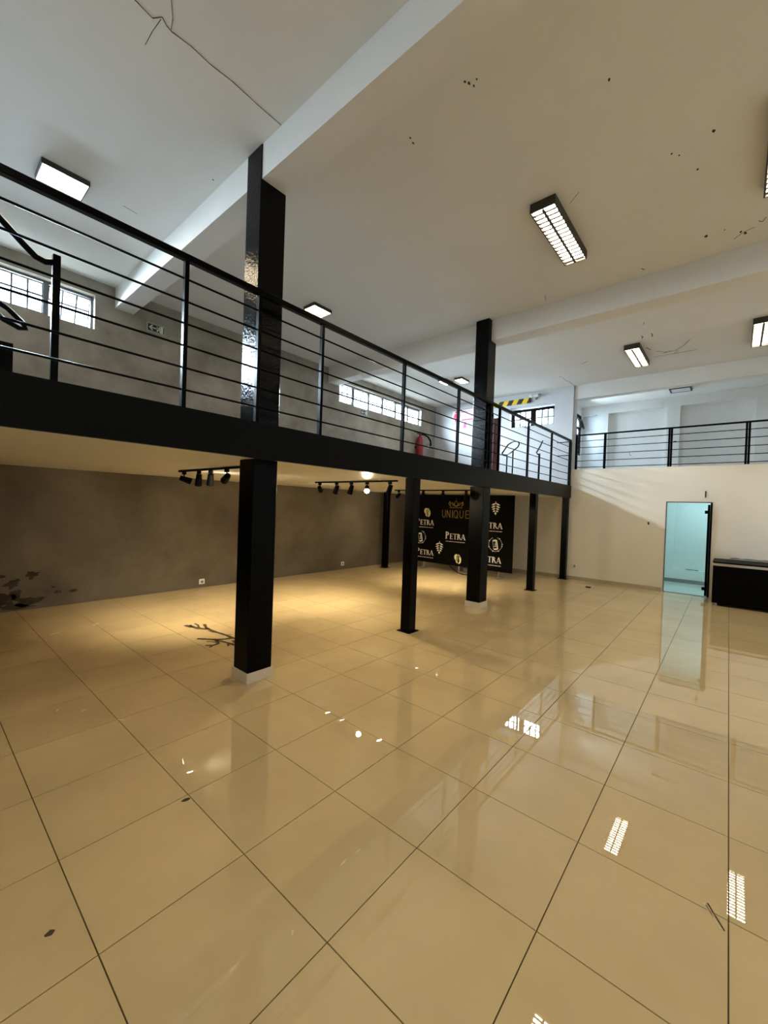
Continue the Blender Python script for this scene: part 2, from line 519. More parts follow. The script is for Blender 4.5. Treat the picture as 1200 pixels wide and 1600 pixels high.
for n_, (x0, x1), zb in (('trim_1', B1X, 4.70), ('trim_2', B2X, 4.66), ('trim_3', (-2.66, -2.36), 4.70)):
    b = MB()
    b.box(x0, x1, RIGHT_Y, WALL_YU, zb, CEIL)
    o = struct(b.obj(n_, M['ceil']))
    o['label'] = 'white plastered concrete ceiling beam'
# ceiling crack, nail holes, repaired marks
ck = MB()
mz = CEIL - 0.0016
for pts, w in (([(0.93, 3.14), (1.05, 3.16), (1.09, 3.10), (1.13, 3.13), (1.17, 3.14), (1.30, 3.125), (1.45, 3.135), (1.62, 3.12), (1.83, 3.13), (2.08, 3.13)], 0.006), ([(1.09, 2.95), (1.14, 3.05), (1.16, 3.13)], 0.004), ([(1.09, 3.12), (1.08, 3.25), (1.08, 3.38)], 0.004)):
    ribbon(ck, pts, w, mz, 0.0015)
for pts, w in (([(9.74, 1.30), (9.88, 1.17), (9.91, 1.01), (9.70, 0.86), (9.41, 0.74)], 0.016), ([(10.07, 1.38), (10.07, 1.08), (10.07, 0.67)], 0.012), ([(9.41, 1.43), (9.60, 1.38)], 0.018),
               ([(10.24, 3.34), (10.40, 3.30), (10.67, 3.32), (10.80, 3.27), (11.17, 3.27)], 0.014), ([(8.75, 1.42), (8.80, 1.40), (8.89, 1.43)], 0.022), ([(8.73, 1.26), (8.80, 1.25), (8.90, 1.27)], 0.022),
               ([(6.32, 0.12), (6.22, 0.03), (6.19, -0.06)], 0.009), ([(6.09, -0.09), (6.13, -0.12), (6.06, -0.15)], 0.010), ([(6.35, 1.06), (6.41, 1.03)], 0.016), ([(4.56, 1.45), (4.50, 1.38), (4.45, 1.33)], 0.005), ([(6.29, 2.31), (6.45, 2.36)], 0.010), ([(1.54, 5.38), (1.69, 5.40)], 0.007)):
    ribbon(ck, pts, w * 0.8, mz, 0.0015)
_o = ck.obj('hairline_crack', M['hole'], ceil)
hl = MB()
for x, y, r in ((4.44, 0.25, .014), (4.84, 0.38, .011), (4.49, 0.55, .010), (6.06, 0.37, .020), (6.26, 0.02, .022), (6.20, 0.06, .014), (2.76, 1.70, .010), (2.79, 1.68, .012), (2.83, 1.66, .009), (2.80, 1.62, .008), (2.88, 2.32, .010), (2.94, 2.33, .010), (3.43, 0.84, .010), (6.05, 0.20, .008), (4.55, 0.5, .008), (2.0, 4.2, .008)):
    hl.prism(blob(x, y, r, 7, 1.4, 0.8), 0.0015, Matrix.Translation((0, 0, mz)))
for x, y, r, a in ((9.9, 1.15, .02, 1.2), (10.0, 1.0, .018, 0.6), (8.2, 1.3, .014, 0.3), (9.6, 2.6, 0.02, 1.0)):
    hl.prism(blob(x, y, r, 8, 5.0, 0.35, 0.3, a), 0.0015, Matrix.Translation((0, 0, mz)))
_o = hl.obj('nail_hole', M['hole'], ceil); _o['kind'] = 'stuff'

gr = MB()
gr.box(-60, 80, WALL_Y + 0.5, 90, -0.4, -0.3); gr.box(14.4, 80, -60, WALL_Y + 0.5, -0.4, -0.3)
struct(gr.obj('ground', plain('unseen_outer_ground', (0.30, 0.30, 0.29, 1), 0.9)))  # unseen ground, added to cut sky light entering the windows from below

# skirting along the back wall
sk = struct(MB().box(BACK_X - 0.012, BACK_X - 0.001, DOOR_Y1 + 0.02, WALL_Y - 0.01, 0.0005, 0.085).obj('baseboard_back', M['skirting']))

# mezzanine deck
deck = struct(MB().box(FRONT_X + 0.01, BACK_X - 0.005, MEZ_Y + 0.055, WALL_Y, SOFFIT, DECK - 0.004).obj('floor_mezzanine', M['soffit']))
MB().box(FRONT_X + 0.011, BACK_X - 0.006, MEZ_Y + 0.056, WALL_YU - 0.001, DECK - 0.0038, DECK - 0.0005).obj('deck_finish', plain('grey_deck_finish', (0.36, 0.34, 0.32, 1), 0.6), deck)
fas = MB()
fas.box(FRONT_X + 0.01, BACK_X - 0.01, MEZ_Y, MEZ_Y + 0.014, 2.105, DECK)
fas.box(FRONT_X + 0.01, BACK_X - 0.01, MEZ_Y + 0.014, MEZ_Y + 0.05, DECK - 0.012, DECK)
fas.box(FRONT_X + 0.01, BACK_X - 0.01, MEZ_Y + 0.014, MEZ_Y + 0.05, 2.105, 2.117)
o = fas.obj('edge_beam', M['beam_paint'])
tag(o, 'long black steel beam along the open edge of the mezzanine', 'beam')

# ------------------------------------------------------------------ columns
def thick_column(x0, x1, y0, y1, top, label):
    t = thing('column', label, 'column', ((x0 + x1) / 2, (y0 + y1) / 2, 0), None)
    MB().box(x0, x1, y0, y1, 0.001, SOFFIT - 0.001).obj('lower_shaft', M['black'], t, bevel=0.006)
    MB().box(x0 - 0.016, x1, y0, y1 - 0.01, DECK + 0.001, top).obj('upper_shaft', M['black_gloss'], t, bevel=0.005, label='upper part in glossy uneven black enamel')
    w, h = 0.014, 0.098
    for (a0, a1, b0, b1) in ((x0 - w, x1 + w, y0 - w, y0 - 0.001), (x0 - w, x1 + w, y1 + 0.001, y1 + w), (x0 - w, x0 - 0.001, y0, y1), (x1 + 0.001, x1 + w, y0, y1)):
        MB().box(a0, a1, b0, b1, 0.001, h).obj('collar_tile', M['collar'], t, bevel=0.001, label='pale tile round the foot')
    return t


thick_column(2.092, 2.352, 3.415, 3.670, CEIL - 0.001, 'thick black column standing before the track light with four lamps')
thick_column(6.475, 6.745, 3.310, 3.570, CEIL - 0.001, 'thick black column standing in front of the logo banner')


def thin_post(x0, y0, w, label, z1=SOFFIT - 0.001):
    t = thing('steel_post', label, 'post', (x0 + w / 2, y0 + w / 2, 0))
    MB().box(x0, x0 + w, y0, y0 + w, 0.008, z1).obj('shaft', M['black'], t, bevel=0.004)
    MB().box(x0 - 0.035, x0 + w + 0.035, y0 - 0.035, y0 + w + 0.035, 0.0005, 0.010).obj('base_plate', M['black_matte'], t, bevel=0.002)
    return t


thin_post(4.46, 3.31, 0.15, 'slim black steel post between the two thick columns')
thin_post(8.80, 3.255, 0.14, 'slim black steel post between the logo banner and the cream wall')
thin_post(11.02, 3.255, 0.14, 'slim black steel post close against the cream wall at the mezzanine end')
thin_post(8.66, 7.33, 0.14, 'slim black steel post standing near the dark cement wall')

# ------------------------------------------------------------------ windows
def awning_window(name, x0, x1, n, tilt):
    """grey steel strip window in the upper left wall: frame, sashes with bars, panes"""
    root = MB()
    yw = WALL_YU + 0.10
    root.box(x0, x1, yw, yw + 0.05, WIN_Z1 - 0.035, WIN_Z1 - 0.001)
    root.box(x0, x1, yw, yw + 0.05, WIN_Z0 + 0.001, WIN_Z0 + 0.03)
    root.box(x0 + 0.001, x0 + 0.035, yw, yw + 0.05, WIN_Z0 + 0.03, WIN_Z1 - 0.035)
    root.box(x1 - 0.035, x1 - 0.001, yw, yw + 0.05, WIN_Z0 + 0.03, WIN_Z1 - 0.035)
    w = struct(root.obj(name, M['steel_frame']))
    step = (x1 - x0) / n
    for k in range(n):
        a, b = x0 + k * step, x0 + (k + 1) * step
        if k:
            MB().box(a - 0.032, a + 0.032, yw, yw + 0.05, WIN_Z0 + 0.03, WIN_Z1 - 0.035).obj('mullion', M['steel_frame'], w)
        s = MB()
        ang = 0.32 if k in tilt else 0.0
        T = Matrix.Translation((0, yw + 0.03, WIN_Z1 - 0.04)) @ Matrix.Rotation(ang, 4, 'X')
        zb = -(WIN_Z1 - WIN_Z0) + 0.075
        a2, b2 = a + 0.028, b - 0.028
        s.box(a2, b2, -0.012, 0.012, -0.02, 0, T); s.box(a2, b2, -0.012, 0.012, zb, zb + 0.02, T)
        s.box(a2, a2 + 0.018, -0.012, 0.012, zb + 0.02, -0.02, T); s.box(b2 - 0.018, b2, -0.012, 0.012, zb + 0.02, -0.02, T)
        s.box(a2 + 0.018, b2 - 0.018, -0.008, 0.008, zb * 0.42 - 0.012, zb * 0.42 + 0.012, T)
        for q in (1, 2):
            xx = a2 + (b2 - a2) * q / 3
            s.box(xx - 0.011, xx + 0.011, -0.008, 0.008, zb + 0.02, -0.02, T)
        so = s.obj('sash', M['steel_frame'], w)
        MB().box(a2 + 0.01, b2 - 0.01, -0.002, 0.002, zb + 0.01, -0.01, T).obj('pane', M['glass'], so)
    return w


awning_window('window_1', W1[0], W1[1], 6, (5,))
awning_window('window_2', W2[0], W2[1], 6, (1, 4, 5))


def upper_back_window():
    xw = BACK_X + 0.13
    r = MB()
    r.box(xw, xw + 0.05, UWY0, UWY1, UWZ1 - 0.13, UWZ1 - 0.055); r.box(xw, xw + 0.05, UWY0, UWY1, UWZ0 + 0.001, UWZ0 + 0.04)
    r.box(xw, xw + 0.05, UWY1 - 0.10, UWY1 - 0.001, UWZ0 + 0.04, UWZ1 - 0.11); r.box(xw, xw + 0.05, UWY0 + 0.001, UWY0 + 0.05, UWZ0 + 0.04, UWZ1 - 0.11)
    w = struct(r.obj('window_3', M['black']))
    MB().box(xw - 0.01, xw + 0.06, UWY0, UWY1, UWZ1 - 0.05, UWZ1 - 0.002).obj('roller_housing', M['sign_white'], w)
    yc = 4.36
    MB().box(xw, xw + 0.05, yc - 0.075, yc + 0.075, UWZ0 + 0.04, UWZ1 - 0.13).obj('mullion', M['black'], w)
    for y0, y1, n in ((yc + 0.075, UWY1 - 0.10, 3), (UWY0 + 0.05, yc - 0.075, 3)):
        s = MB()
        z0, z1 = UWZ0 + 0.04, UWZ1 - 0.13
        for k in range(1, n):
            yy = y0 + (y1 - y0) * k / n
            s.box(xw + 0.01, xw + 0.03, yy - 0.019, yy + 0.019, z0, z1)
        s.box(xw + 0.012, xw + 0.028, y0, y1, (z0 + z1) / 2 - 0.016, (z0 + z1) / 2 + 0.016)
        so = s.obj('glazing_bar', M['steel_frame'], w)
        MB().box(xw + 0.018, xw + 0.022, y0, y1, z0, z1).obj('pane', M['glass'], so)
    window_daylight((BACK_X + 0.55, (UWY0 + UWY1) / 2, UWZ1 + 0.05), (1, 0), UWY1 - UWY0, 0.7)


upper_back_window()

# ------------------------------------------------------------------ back gallery above the cream wall
G_X, G_Y = 13.85, 3.75
struct(MB().box(BACK_X + 0.15, G_X, RIGHT_Y, G_Y + 0.12, 2.62, BACK_TOP - 0.01).obj('floor_gallery', M['white']))
gb = MB().box(G_X, G_X + 0.2, RIGHT_Y, G_Y + 0.2, 0, CEIL)
wg = struct(gb.obj('wall_gallery', M['white']))
MB().box(G_X - 0.15, G_X - 0.001, RIGHT_Y, G_Y, 4.76, CEIL).obj('top_band', M['white'], wg)
for y0, y1 in ((2.99, 3.29), (1.22, 1.52), (-0.62, -0.32), (-2.4, -2.1)):
    MB().box(G_X - 0.15, G_X - 0.001, y0, y1, BACK_TOP - 0.01, 4.76).obj('pilaster', M['white'], wg)
MB().tube([(G_X - 0.001, 2.42, 3.58), (G_X - 0.05, 2.42, 3.56), (G_X - 0.06, 2.40, 3.50), (G_X - 0.03, 2.36, 3.46)], 0.008, 6).obj('wall_hook', M['socket_dark'], wg)
GW = (12.85, 13.72, 3.52, 4.76)
ws = struct(wall_grid(MB(), 'y', G_Y, G_Y + 0.12, BACK_X + 0.221, G_X, BACK_TOP - 0.01, CEIL, [GW]).obj('wall_gallery_side', M['white']))


def gallery_window():
    x0, x1, z0, z1 = GW
    y = G_Y + 0.0
    r = MB()
    for a in ((x0, x0 + 0.04, z0, z1), (x1 - 0.12, x1, z0, z1), (x0, x1, z1 - 0.05, z1), (x0, x1, z0, z0 + 0.05), (x0, x1, 4.32, 4.38), ((x0 + x1) / 2 - 0.03, (x0 + x1) / 2 + 0.03, z0, z1)):
        r.box(a[0], a[1], y, y + 0.05, a[2], a[3])
    w = struct(r.obj('window_4', M['black']))
    bars = MB()
    for k in range(1, 5):
        zz = z0 + (4.32 - z0) * k / 5
        bars.box(x0 + 0.04, x1 - 0.12, y + 0.02, y + 0.035, zz - 0.012, zz + 0.012)
    bars.obj('glazing_bar', M['steel_frame'], w)
    T = Matrix.Translation(((x0 + x1) / 2 + 0.12, y + 0.025, z1 - 0.05)) @ Matrix.Rotation(-0.30, 4, 'X')
    s = MB()
    s.box(-0.07, 0.38, -0.015, 0.015, -0.36, -0.32, T); s.box(-0.07, 0.38, -0.015, 0.015, -0.03, 0, T)
    s.box(-0.07, -0.04, -0.015, 0.015, -0.32, -0.03, T); s.box(0.35, 0.38, -0.015, 0.015, -0.32, -0.03, T)
    s.box(0.10, 0.12, -0.01, 0.01, -0.32, -0.03, T); s.box(0.22, 0.24, -0.01, 0.01, -0.32, -0.03, T)
    so = s.obj('sash', M['black'], w)
    MB().box(-0.04, 0.35, -0.002, 0.002, -0.32, -0.03, T).obj('pane', M['dimming_glass'], so)
    MB().box(x0 + 0.04, x1 - 0.12, y + 0.024, y + 0.028, z0 + 0.05, 4.32).obj('pane', M['dimming_glass'], w)
    window_daylight(((x0 + x1) / 2, G_Y + 0.55, z1 - 0.2), (0, 1), x1 - x0, z1 - z0, 0.42)


gallery_window()

# ------------------------------------------------------------------ room behind the glass door
R_X = 13.3
struct(MB().box(BACK_X + 0.001, 13.84, RIGHT_Y + 0.01, G_Y, -0.004, 0.0).obj('floor_inner_room', M['tile_cool']))
ir = MB()
ir.box(R_X, R_X + 0.1, -2.4, 1.18, 0.0, 2.61)
wi = struct(ir.obj('wall_inner_room', M['white']))
struct(MB().box(R_X - 0.14, R_X + 0.1, 1.18, 1.75, 0.0, 2.61).obj('wall_inner_return', M['white']))
struct(MB().box(BACK_X + 0.151, R_X + 0.1, 1.75, 1.85, 0.0, 2.61).obj('wall_inner_left', M['white']))
struct(MB().box(BACK_X + 0.151, R_X + 0.1, -2.5, -2.4, 0.0, 2.61).obj('wall_inner_right', M['white']))
MB().box(R_X - 0.13, R_X - 0.001, -2.4, 1.179, 0.001, 0.34).obj('ledge', M['white'], wi)
struct(MB().box(R_X - 0.155, R_X - 0.141, -2.39, 1.74, 0.0005, 0.09).obj('baseboard_inner_room', M['socket_dark']))
jr = MB()
for x, a in ((12.0, 0), (12.6, 0)):
    jr.box(x, x + 0.004, -2.39, 1.74, -0.0005, 0.0004)
jr.box(BACK_X + 0.16, R_X - 0.16, 0.60, 0.604, -0.0005, 0.0004)
_o = jr.obj('tile_joint', M['socket_dark'], bpy.data.objects['floor_inner_room'])
t = thing('broken_scrap', 'small dark scraps lying on the white ledge behind the glass door', 'scrap', (R_X - 0.06, 0.8, 0.34))
sb = MB()
for k in range(6):
    yy = 0.68 + 0.045 * k
    sb.prism(blob(R_X - 0.07 + 0.02 * (k % 2), yy, 0.018, 7, 0.7, 1.3, 0.4), 0.014, Matrix.Translation((0, 0, 0.341)))
sb.obj('scrap_pile', M['black_matte'], t)
t = thing('ceiling_lamp', 'cool white tube lamp on the ceiling behind the glass door', 'lamp', (12.3, 0.3, 2.61))
MB().box(12.2, 12.4, -0.4, 1.0, 2.575, 2.609).obj('housing', M['plastic'], t)
lit_sheet('diffuser', 12.22, 12.38, -0.38, 0.98, 2.572, M['room_lamp'], t)

# ------------------------------------------------------------------ glass door
fr = MB()
fr.box(BACK_X + 0.02, BACK_X + 0.06, DOOR_Y1 - 0.022, DOOR_Y1 - 0.001, 0.008, DOOR_Z - 0.022)
fr.box(BACK_X + 0.02, BACK_X + 0.06, DOOR_Y0 + 0.001, DOOR_Y1 - 0.001, DOOR_Z - 0.022, DOOR_Z - 0.001)
door = struct(fr.obj('door_1', M['socket_dark']))
MB().box(BACK_X + 0.02, BACK_X + 0.06, DOOR_Y0 + 0.001, DOOR_Y1 - 0.001, 0.0005, 0.010).obj('threshold', M['socket_dark'], door)
MB().box(BACK_X - 0.012, BACK_X + 0.10, DOOR_Y0 + 0.001, DOOR_Y0 + 0.035, 0.0105, DOOR_Z - 0.023).obj('jamb', M['black'], door)
MB().box(BACK_X - 0.05, BACK_X + 0.0, DOOR_Y0 + 0.036, DOOR_Y0 + 0.078, 0.03, DOOR_Z - 0.06).obj('edge_profile', M['black'], door)
lf = MB().box(BACK_X + 0.032, BACK_X + 0.042, DOOR_Y0 + 0.036, DOOR_Y1 - 0.024, 0.012, DOOR_Z - 0.026).obj('glass_leaf', M['green_glass'], door)
for z in (0.14, 1.80):
    MB().box(BACK_X + 0.015, BACK_X + 0.06, DOOR_Y0 + 0.04, DOOR_Y0 + 0.13, z, z + 0.07).obj('hinge', M['black'], lf, bevel=0.004)

# ------------------------------------------------------------------ counter by the door
def counter():
    x0, x1, y0, y1 = 10.30, BACK_X - 0.015, -2.6, 0.285
    t = thing('counter', 'long black counter with pale front edge under the cream wall', 'counter', ((x0 + x1) / 2, (y0 + y1) / 2, 0))
    MB().box(x0 + 0.02, x1, y0, y1, 0.055, 0.785).obj('body', M['black_matte'], t, bevel=0.004)
    MB().box(x0, x1, y0 - 0.02, y1 + 0.01, 0.845, 0.862).obj('worktop', M['black_matte'], t, bevel=0.003)
    MB().box(x0 + 0.03, x1, y0, y1, 0.786, 0.844).obj('top_rail', M['black_matte'], t)
    MB().box(x0 + 0.005, x0 + 0.019, y0, y1, 0.786, 0.832).obj('edge_strip', M['strip'], t, label='pale strip along the front edge')
    for yy in (-0.001, -0.9, -1.8):
        MB().box(x0 + 0.012, x0 + 0.0195, yy - 0.9 + 0.29, yy + 0.28, 0.06, 0.775).obj('front_panel', M['black_matte'], t, bevel=0.002)
    for yy in (y1 - 0.06, (y0 + y1) / 2, y0 + 0.06):
        for xx in (x0 + 0.07, x1 - 0.07):
            MB().tube([(xx, yy, 0.0005), (xx, yy, 0.056)], 0.025, 10).obj('foot', M['chrome'], t)
    # crumpled sheet lying along the back of the worktop
    sh = MB()
    pts = [(x1 - 0.05, y1 - 0.25 - 0.09 * k, 0.884 + 0.012 * abs(math.sin(k * 1.9))) for k in range(13)]
    sh.tube(pts, [0.006 + 0.010 * abs(math.sin(1.3 * k + 0.5)) for k in range(13)], 6)
    c = sh.obj('cable', M['socket_dark'], None, smooth=True)
    tag(c, 'grey crumpled cable bundle lying at the back of the black counter', 'cable')


counter()
MB().box(BACK_X - 0.010, BACK_X - 0.001, 0.478, 0.498, 2.15, 2.29).obj('wall_scar', M['hole'], wb)
MB().prism(blob(1.51, 1.54, 0.020, 8, 0.9, 1.6, 0.4), 0.003, Matrix(((0, 0, 1, BACK_X - 0.004), (1, 0, 0, 0), (0, 1, 0, 0), (0, 0, 0, 1)))).obj('wall_scar', M['hole'], wb)

# ------------------------------------------------------------------ railings
def mezz_railing():
    y, top = 3.275, 3.602
    t = thing('mezzanine_railing', 'long black railing with six thin rods along the mezzanine edge', 'railing', (5, y, DECK))
    xe = 11.10
    MB().box(FRONT_X + 0.02, xe + 0.03, y - 0.025, y + 0.025, top - 0.05, top).obj('top_rail', M['black'], t, bevel=0.004)
    for z in (3.416, 3.245, 3.075, 2.905, 2.735, 2.565):
        sag = 0.0
        MB().tube([(FRONT_X + 0.02, y, z), (9.7, y, z), (10.3, y, z - 0.012), (xe - 0.02, y, z - 0.006)], 0.0085, 8).obj('rod', M['black'], t, smooth=True)
    for x in (-2.80, -1.40, -0.02, 1.372, 2.012, 2.745, 4.118, 5.485, 6.56, 6.93, 8.29, 9.70):
        MB().box(x - 0.016, x + 0.016, y - 0.020, y + 0.020, DECK + 0.0005, top - 0.0505).obj('baluster', M['black'], t)
    for x in (xe - 0.02, xe + 0.055):
        MB().box(x - 0.022, x + 0.022, y - 0.022, y + 0.022, 2.28 if x > xe else DECK + 0.0005, top - 0.0505).obj('end_post', M['black'], t)
    for z in (top - 0.065, 3.19):
        MB().box(xe - 0.03, xe - 0.01, y + 0.023, y + 0.33, z, z + 0.02).obj('stub_bar', M['black'], t)
    return t


mezz_railing()


def back_railing():
    x, top = BACK_X + 0.06, 3.745
    t = thing('gallery_railing', 'black railing with five thin rods on top of the cream wall', 'railing', (x, 0, BACK_TOP))
    y0, y1 = RIGHT_Y + 0.02, 3.20
    MB().box(x - 0.02, x + 0.02, y0, y1, top - 0.035, top).obj('top_rail', M['black'], t, bevel=0.003)
    for z in (3.575, 3.405, 3.235, 3.065, 2.90):
        MB().tube([(x, y0, z), (x, y1, z)], 0.0085, 8).obj('rod', M['black'], t, smooth=True)
    for yy, dbl in ((3.17, 0), (2.505, 0), (1.165, 1), (-0.155, 1), (-1.48, 1), (-2.8, 1)):
        for d in ((-0.022, 0.022) if dbl else (0.0,)):
            MB().box(x - 0.02, x + 0.02, yy + d - (0.019 if dbl else 0.027), yy + d + (0.019 if dbl else 0.027), BACK_TOP + 0.0005, top - 0.0355).obj('baluster', M['black'], t)
    MB().box(x - 0.012, x + 0.012, 1.05, 1.11, 3.40, 3.425).obj('latch', M['black'], t)
    return t


back_railing()

# stair rails on the mezzanine, near the first window
t = thing('stair_handrail', 'thick black stair post with sloping handrail near the first window', 'handrail', (0.66, 3.62, DECK))
MB().box(0.618, 0.662, 3.58, 3.625, DECK + 0.0005, 3.36).obj('newel_post', M['black'], t, bevel=0.004)
MB().tube([(0.63, 3.602, 3.31), (0.58, 3.602, 3.29), (0.53, 3.602, 3.30), (0.47, 3.602, 3.35), (0.35, 3.602, 3.46), (-0.9, 3.602, 4.20)], 0.020, 10).obj('sloping_rail', M['black'], t, smooth=True)
MB().box(0.30, 0.425, 3.57, 3.64, DECK + 0.0005, 2.68).obj('stair_stringer', M['black_matte'], t)
t = thing('looped_handrail', 'black handrail with looped end low behind the railing near the first window', 'handrail', (0.2, 3.85, DECK))
MB().tube([(-0.9, 3.8, 3.50), (0.28, 3.8, 3.04), (0.42, 3.8, 2.97), (0.50, 3.8, 2.90), (0.515, 3.8, 2.865), (0.48, 3.8, 2.860), (0.40, 3.8, 2.89), (0.30, 3.8, 2.97), (-0.9, 3.8, 3.42)], 0.018, 8).obj('loop', M['black'], t, smooth=True)
MB().tube([(-0.4, 3.8, DECK + 0.001), (-0.4, 3.8, 3.21)], 0.016, 8).obj('upright', M['black'], t, smooth=True)

# stair rails at the far end of the mezzanine
t = thing('stair_guard', 'thin black stair rail with a rounded loop in front of the far window wall', 'handrail', (9.3, 4.2, DECK))
MB().tube([(9.08, 4.2, 3.06), (9.40, 4.2, 3.31), (9.72, 4.2, 3.44), (9.98, 4.2, 3.47), (10.06, 4.2, 3.42), (9.98, 4.2, 3.33), (9.55, 4.2, 3.13), (9.30, 4.2, 3.055), (9.14, 4.2, 3.045)], 0.017, 8, closed=True).obj('loop', M['black'], t, smooth=True)
for x in (9.36, 9.70):
    MB().tube([(x, 4.2, DECK + 0.001), (x, 4.2, 3.06 if x < 9.5 else 3.19)], 0.018, 8).obj('upright', M['black'], t, smooth=True)
t = thing('stair_newel', 'short black stair post with kinked rail rising beside the far pilaster', 'handrail', (10.9, 4.0, DECK))
MB().tube([(10.93, 4.0, DECK + 0.001), (10.93, 4.0, 3.27)], 0.026, 8).obj('newel_post', M['black'], t, smooth=True)
MB().tube([(10.92, 4.0, 3.24), (10.80, 4.0, 3.24), (10.72, 4.0, 3.27), (10.95, 4.0, 3.45), (11.14, 4.0, 3.64)], 0.018, 8).obj('kinked_rail', M['black'], t, smooth=True)
t = thing('stair_edge', 'low black bar lying along the stair opening below the looped stair rail', 'bar', (10.2, 4.45, DECK))
MB().box(9.75, 11.15, 4.43, 4.47, DECK + 0.12, DECK + 0.16).obj('edge_bar', M['black'], t)
for x in (9.85, 11.05):
    MB().box(x - 0.015, x + 0.015, 4.435, 4.465, DECK + 0.0005, DECK + 0.12).obj('stub', M['black'], t)

# ------------------------------------------------------------------ ceiling lights
def louvre_light(x, y, label):
    L, W, D = 1.20, 0.265, 0.10
    t = thing('louvre_light', label, 'ceiling light', (x, y, CEIL), None)
    h = MB()
    z0, z1 = CEIL - D, CEIL - 0.001
    h.box(x - L / 2, x + L / 2, y - W / 2, y - W / 2 + 0.012, z0, z1); h.box(x - L / 2, x + L / 2, y + W / 2 - 0.012, y + W / 2, z0, z1)
    h.box(x - L / 2, x - L / 2 + 0.012, y - W / 2 + 0.012, y + W / 2 - 0.012, z0, z1); h.box(x + L / 2 - 0.012, x + L / 2, y - W / 2 + 0.012, y + W / 2 - 0.012, z0, z1)
    h.box(x - L / 2 + 0.012, x + L / 2 - 0.012, y - W / 2 + 0.012, y + W / 2 - 0.012, z1 - 0.01, z1)
    h.obj('housing', M['bronze'], t)
    lit_sheet('lamp_sheet', x - L / 2 + 0.02, x + L / 2 - 0.02, y - 0.112, y + 0.112, z0 + 0.022, M['lamp'], t)
    MB().box(x - L / 2 + 0.013, x + L / 2 - 0.013, y - 0.006, y + 0.006, z0 + 0.002, z0 + 0.021).obj('centre_blade', M['blade'], t)
    n = 16
    bl = MB()
    for k in range(1, n):
        xx = x - L / 2 + L * k / n
        for s in (-1, 1):
            bl.box(xx - 0.005, xx + 0.005, y + s * 0.007, y + s * (W / 2 - 0.013), z0 + 0.004, z0 + 0.021)
    gr_ = MB()
    for k in range(1, n):
        xx = x - L / 2 + L * k / n
        gr_.box(xx - 0.0115, xx + 0.0115, y - W / 2 + 0.013, y + W / 2 - 0.013, z0 - 0.004, z0 + 0.003)
    gr_.box(x - L / 2 + 0.013, x + L / 2 - 0.013, y - 0.014, y + 0.014, z0 - 0.0055, z0 - 0.0042)
    g2 = gr_.obj('blade_edge', M['bronze'], t)
    g2['kind'] = 'stuff'
    o = bl.obj('cross_blade', M['blade'], t)
    o['kind'] = 'stuff'
    return t


louvre_light(4.92, 1.655, 'lit dark louvred ceiling light nearest, between the two white beams')
louvre_light(9.66, 1.62, 'smaller looking lit louvred ceiling light beyond the second beam, near a long scratch')
louvre_light(9.62, -0.255, 'lit louvred ceiling light cut by the picture edge, above the gallery railing')
louvre_light(4.92, -0.24, 'louvred ceiling light just outside the view beside the nearest louvred light')
for x, y, s in ((-0.2, 1.64, 'behind the viewer in line with the nearest one'), (-0.2, -0.25, 'behind the viewer towards the blank white wall'), (4.92, -2.15, 'over the blank side of the hall, middle bay'), (9.62, -2.15, 'over the blank side of the hall, far bay'), (-0.2, -2.15, 'over the blank side of the hall, near bay')):
    louvre_light(x, y, 'added unseen louvred ceiling light ' + s)  # unseen fixtures continuing the ceiling rows, added to light the hall


def panel_light(x, y, w, l, label, lit=True):
    t = thing('panel_light', label, 'ceiling light', (x, y, CEIL))
    z0, z1 = CEIL - 0.055, CEIL - 0.001
    h = MB()
    e = 0.012 if lit else 0.035
    h.box(x - w / 2, x + w / 2, y - l / 2, y - l / 2 + e, z0, z1); h.box(x - w / 2, x + w / 2, y + l / 2 - e, y + l / 2, z0, z1)
    h.box(x - w / 2, x - w / 2 + e, y - l / 2 + e, y + l / 2 - e, z0, z1); h.box(x + w / 2 - e, x + w / 2, y - l / 2 + e, y + l / 2 - e, z0, z1)
    h.obj('housing', M['bronze'], t)
    if lit:
        lit_sheet('diffuser', x - w / 2 + e, x + w / 2 - e, y - l / 2 + e, y + l / 2 - e, z0 + 0.004, M['panel_lit'], t)
    else:
        MB().box(x - w / 2 + e, x + w / 2 - e, y - l / 2 + e, y + l / 2 - e, z0 + 0.004, z0 + 0.014).obj('diffuser', M['diffuser_off'], t)
    return t


panel_light(1.00, 5.43, 0.40, 0.34, 'bright square ceiling panel above the near end of the mezzanine')
panel_light(4.46, 5.46, 0.38, 0.28, 'bright square ceiling panel just beyond the first thick column')
panel_light(9.00, 5.78, 0.38, 0.22, 'small bright ceiling panel nearer the strip window, one of two beyond the second beam')
panel_light(9.12, 5.38, 0.38, 0.22, 'small bright ceiling panel nearer the mezzanine edge, one of two beyond the second beam')
panel_light(12.88, 1.16, 0.42, 0.46, 'unlit black framed ceiling light over the back gallery', False)

